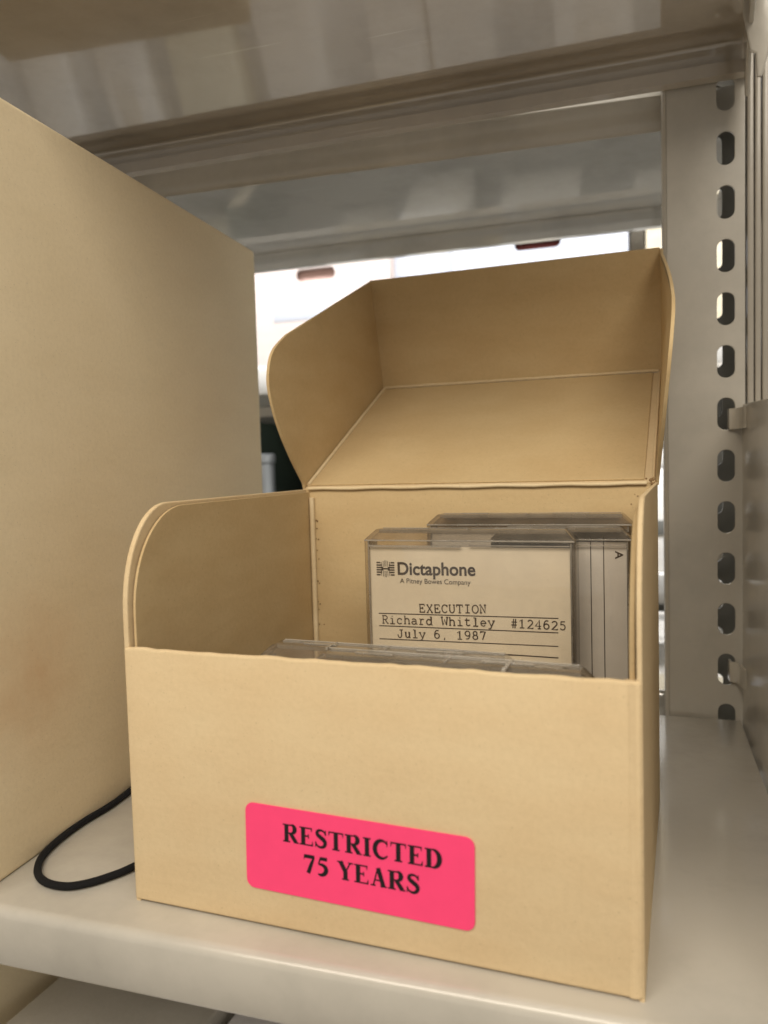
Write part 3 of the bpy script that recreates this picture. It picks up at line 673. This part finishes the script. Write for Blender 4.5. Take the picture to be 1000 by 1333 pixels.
def case(label, loc, rot, card='card', cap='z', group=None):
    """clear plastic case; frame: x width, y thickness (front at 0), z height, origin at front bottom left"""
    t = thing('cassette_case', label, 'cassette case', loc, rot, group)
    o = from_bm('case_shell', shell_bm(0, cap), 'clear', t, 25)
    o.data.materials.append(M['tinted'])
    for p in o.data.polygons:
        if abs(p.normal.y) < .9: p.material_index = 1
    o = from_bm('case_inner_face', shell_bm(.0065, cap), 'edge', t, 25)
    # lips, hinge line and tray ridge
    if cap == 'z':
        w_, e_ = CW, CH-CF
        strips = [(.0, w_, -.0012, .004, e_-.004, e_), (.012, w_*.48, .001, .006, e_-.019, e_-.014), (w_*.52, w_-.012, .001, .006, e_-.015, e_-.012), (.026, w_-.026, CT*.55, CT*.55+.003, CH-.012, CH-.001), (.03, w_-.03, CT*.8, CT*.8+.003, CH-.01, CH+.001)]
        ends = [(.0078, .011, .004, CT-.01, .01, e_-.004), (w_-.011, w_-.0078, .004, CT-.01, .01, e_-.004)]
        catch = [(w_*.16, w_*.30, CT*.62, CT*.74, CH-.001, CH+.0022), (w_*.62, w_*.80, CT*.62, CT*.74, CH-.001, CH+.0022), (w_*.5, w_*.508, CT*.3, CT-.004, CH-.001, CH+.0016)]
    else:
        w_, e_ = CH, CW-CF
        strips = [(e_-.004, e_, -.0012, .004, 0, w_), (e_-.018, e_-.014, .001, .006, .012, w_-.012), (CW-.012, CW-.001, CT*.55, CT*.55+.003, .026, w_-.026), (CW-.01, CW+.001, CT*.8, CT*.8+.003, .03, w_-.03)]
        ends = [(.01, e_-.004, .004, CT-.01, .0078, .011), (.01, e_-.004, .004, CT-.01, w_-.011, w_-.0078)]
        catch = [(CW-.001, CW+.0022, CT*.6, CT*.74, w_*.2, w_*.45), (CW-.001, CW+.0016, CT*.3, CT-.004, w_*.6, w_*.61)]
    for nm, L_ in (('case_rim', strips), ('case_rib', ends), ('case_catch', catch)):
        for b_ in L_: box(nm, 'lip', t, b_, .0006, 1)
    if cap == 'z':
        box('cassette', 'cass', t, (.03, CW-.05, .032, CT-.014, .016, CH-.055), .004)
        cp = box('inlay_card', card, t, (.0105, CW-.0125, .0125, .0145, .012, CH-.0435), .0004, 1)
    else:
        box('cassette', 'cass', t, (.016, CW-.05, .032, CT-.014, .02, CH-.03), .004)
        cp = box('inlay_card', card, t, (.012, CW-.034, .0125, .0145, .012, CH-.018), .0004, 1)
    return t, cp
# the typed card at the front: rolled one degree
roll = R(1.1)
e1, cp = case('clear cassette case with a typed cream card reading execution and a prisoner name', (.2885, .60, .377), (0, 0, 0))
CM = frame((0, .0118, 0), (1, 0, 0), (0, 0, 1))
# card local coordinates: origin card at x=.2885, z=.3655
def cl(x_, z_): return (x_-.2885, z_-.377+.001)
bm = bmesh.new()
def tline(bm, text, p, q, ch, seed):
    a, b = cl(*p), cl(*q); dx, dz = b[0]-a[0], b[1]-a[1]; an = math.atan2(dz, dx)
    m = frame((a[0], .0116, a[1]), (math.cos(an), 0, math.sin(an)), (0, 0, 1)); typed(bm, text, m, math.hypot(dx, dz)/len(text), ch, .0, seed)
tline(bm, 'EXECUTION', (.4285, .5075), (.6065, .5125), .0205, 1)
tline(bm, 'Richard Whitley', (.3265, .4745), (.6270, .4795), .0205, 2)
tline(bm, '#124625', (.6640, .4790), (.8010, .4795), .0205, 3)
tline(bm, 'July 6, 1987', (.3680, .4400), (.6050, .4455), .0205, 4)
from_bm('typed_text', bm, 'type_ink', cp, None)
bm = bmesh.new()
for (p, q, w_) in (((.319, .5005), (.7804, .5065), .0024), ((.319, .4680), (.7798, .4715), .0024), ((.319, .4335), (.7793, .4385), .0024), ((.3183, .4136), (.7792, .4105), .0030)):
    a, b = cl(*p), cl(*q); ribbon(bm, [a, b], w_, CM, .0)
# the dark smudge that swells along the last rule
ribbon(bm, [cl(.33+.35*i/12, .4125-.002*i/12) for i in range(13)], [.002+.008*math.sin(math.pi*i/12) for i in range(13)], CM, .00002)
# emblem: horizontal bars on both sides, thin upright lines between
ex, ez, es = .3165, .5955, .044
def eb(x0, x1, z_, w_): ribbon(bm, [cl(ex+x0*es, ez+z_*es), cl(ex+x1*es, ez+z_*es)], w_*es, CM, .00003)
def ev(x_, z0, z1, w_): ribbon(bm, [cl(ex+x_*es, ez+z0*es), cl(ex+x_*es, ez+z1*es)], w_*es, CM, .00005)
for i, z_ in enumerate((.14, .29, .43, .57, .71, .86)):
    e_ = (.24, .34, .42, .42, .34, .24)[i]
    eb(0, e_, z_, .085); eb(1.12-e_, 1.12, z_, .085)
for i, x_ in enumerate((.30, .42, .52, .60, .70, .82)):
    q = (.30, .16, .0, .0, .16, .30)[i]; ev(x_, .62, 1-q*.3, .035); ev(x_, q*.3, .38, .035)
eb(.3, .82, .5, .09)
from_bm('printed_rule', bm, 'print_ink', cp, None)
font_text('printed_name', 'Dictaphone', frame((cl(.3745, .6035)[0], .0114, cl(.3745, .6035)[1]), (1, 0, .008), (0, 0, 1)),   .0455, .2045, .022, cp, 'print_ink')
font_text('printed_subtitle', 'A Pitney Bowes Company', frame((cl(.380, .5815)[0], .0114, cl(.380, .5815)[1]), (1, 0, .002), (0, 0, 1)), .018, .186, .0, cp, 'print_ink')

# two tall cases behind it (standing on end) -> rotate about y so that the width runs up
UP = (0, R(-90), 0)
def upright(label, x_right, y, z, card): return case(label, (x_right, y, z), UP, card, 'x')
c2, cp2 = upright('clear cassette case on end with a ruled grey card marked A', .9455, .682, .183, 'card_w')
# in this frame local x = up, local z = -x
bm = bmesh.new(); CM2 = frame((0, .0118, 0), (1, 0, 0), (0, 0, 1))
for wx in (.8795, .8488):
    zl = .9455-wx; ribbon(bm, [(.02, zl), (CW-.02, zl)], .0022, CM2, 0)
from_bm('ruled_line', bm, 'print_ink', cp2, None)
font_text('printed_letter', 'A', frame((.6548+.008-.183, .0114, .9455-.907), (-1, 0, 0), (0, 0, -1)) @ Matrix.Identity(4), .026, .020, .02, cp2, 'print_ink')
case('clear cassette case at the very back of the box, its upper edge highest of all', (.408, .760, .404), (0, 0, 0), 'card_w')

# two cases whose top edges show above the front wall
fb, _ = case('clear cassette case just behind the front wall, nearest the sticker', (.386, .036, .187), (0, R(.5), 0), 'card')
box('case_hinge', 'glint', fb, (.378, .386, -.002, CT, CH-.045, CH+.003), .001, 1)
box('case_hinge', 'glint', fb, (.02, CW-.03, CT-.006, CT-.003, CH-.0005, CH+.002), .0006, 1)
fa_, _ = case('clear cassette case behind the front row, its left end showing past its neighbour', (.236, .117, .179), (0, R(.4), 0), 'card')
box('case_hinge', 'glint', fa_, (.148, .153, .02, CT-.004, CH-.004, CH+.003), .001, 1)
box('case_hinge', 'glint', fa_, (.03, CW-.03, CT-.006, CT-.003, CH-.0005, CH+.002), .0006, 1)
# the cases they stand on
flat = (R(90), 0, 0)
for (x_, y_, z_) in ((.33, .035+CH, .012), (.31, .035+CH, .091), (.33, .487+CH, .012), (.35, .485+CH, .091), (.30, .333+CH, .183), (.295, .330+CH, .262)):
    case('clear cassette case lying flat at the bottom of the box, under the standing ones', (x_, y_-CH, z_+CT), (R(-90), 0, 0), 'card', 'z', group='cassette cases lying flat in the box')
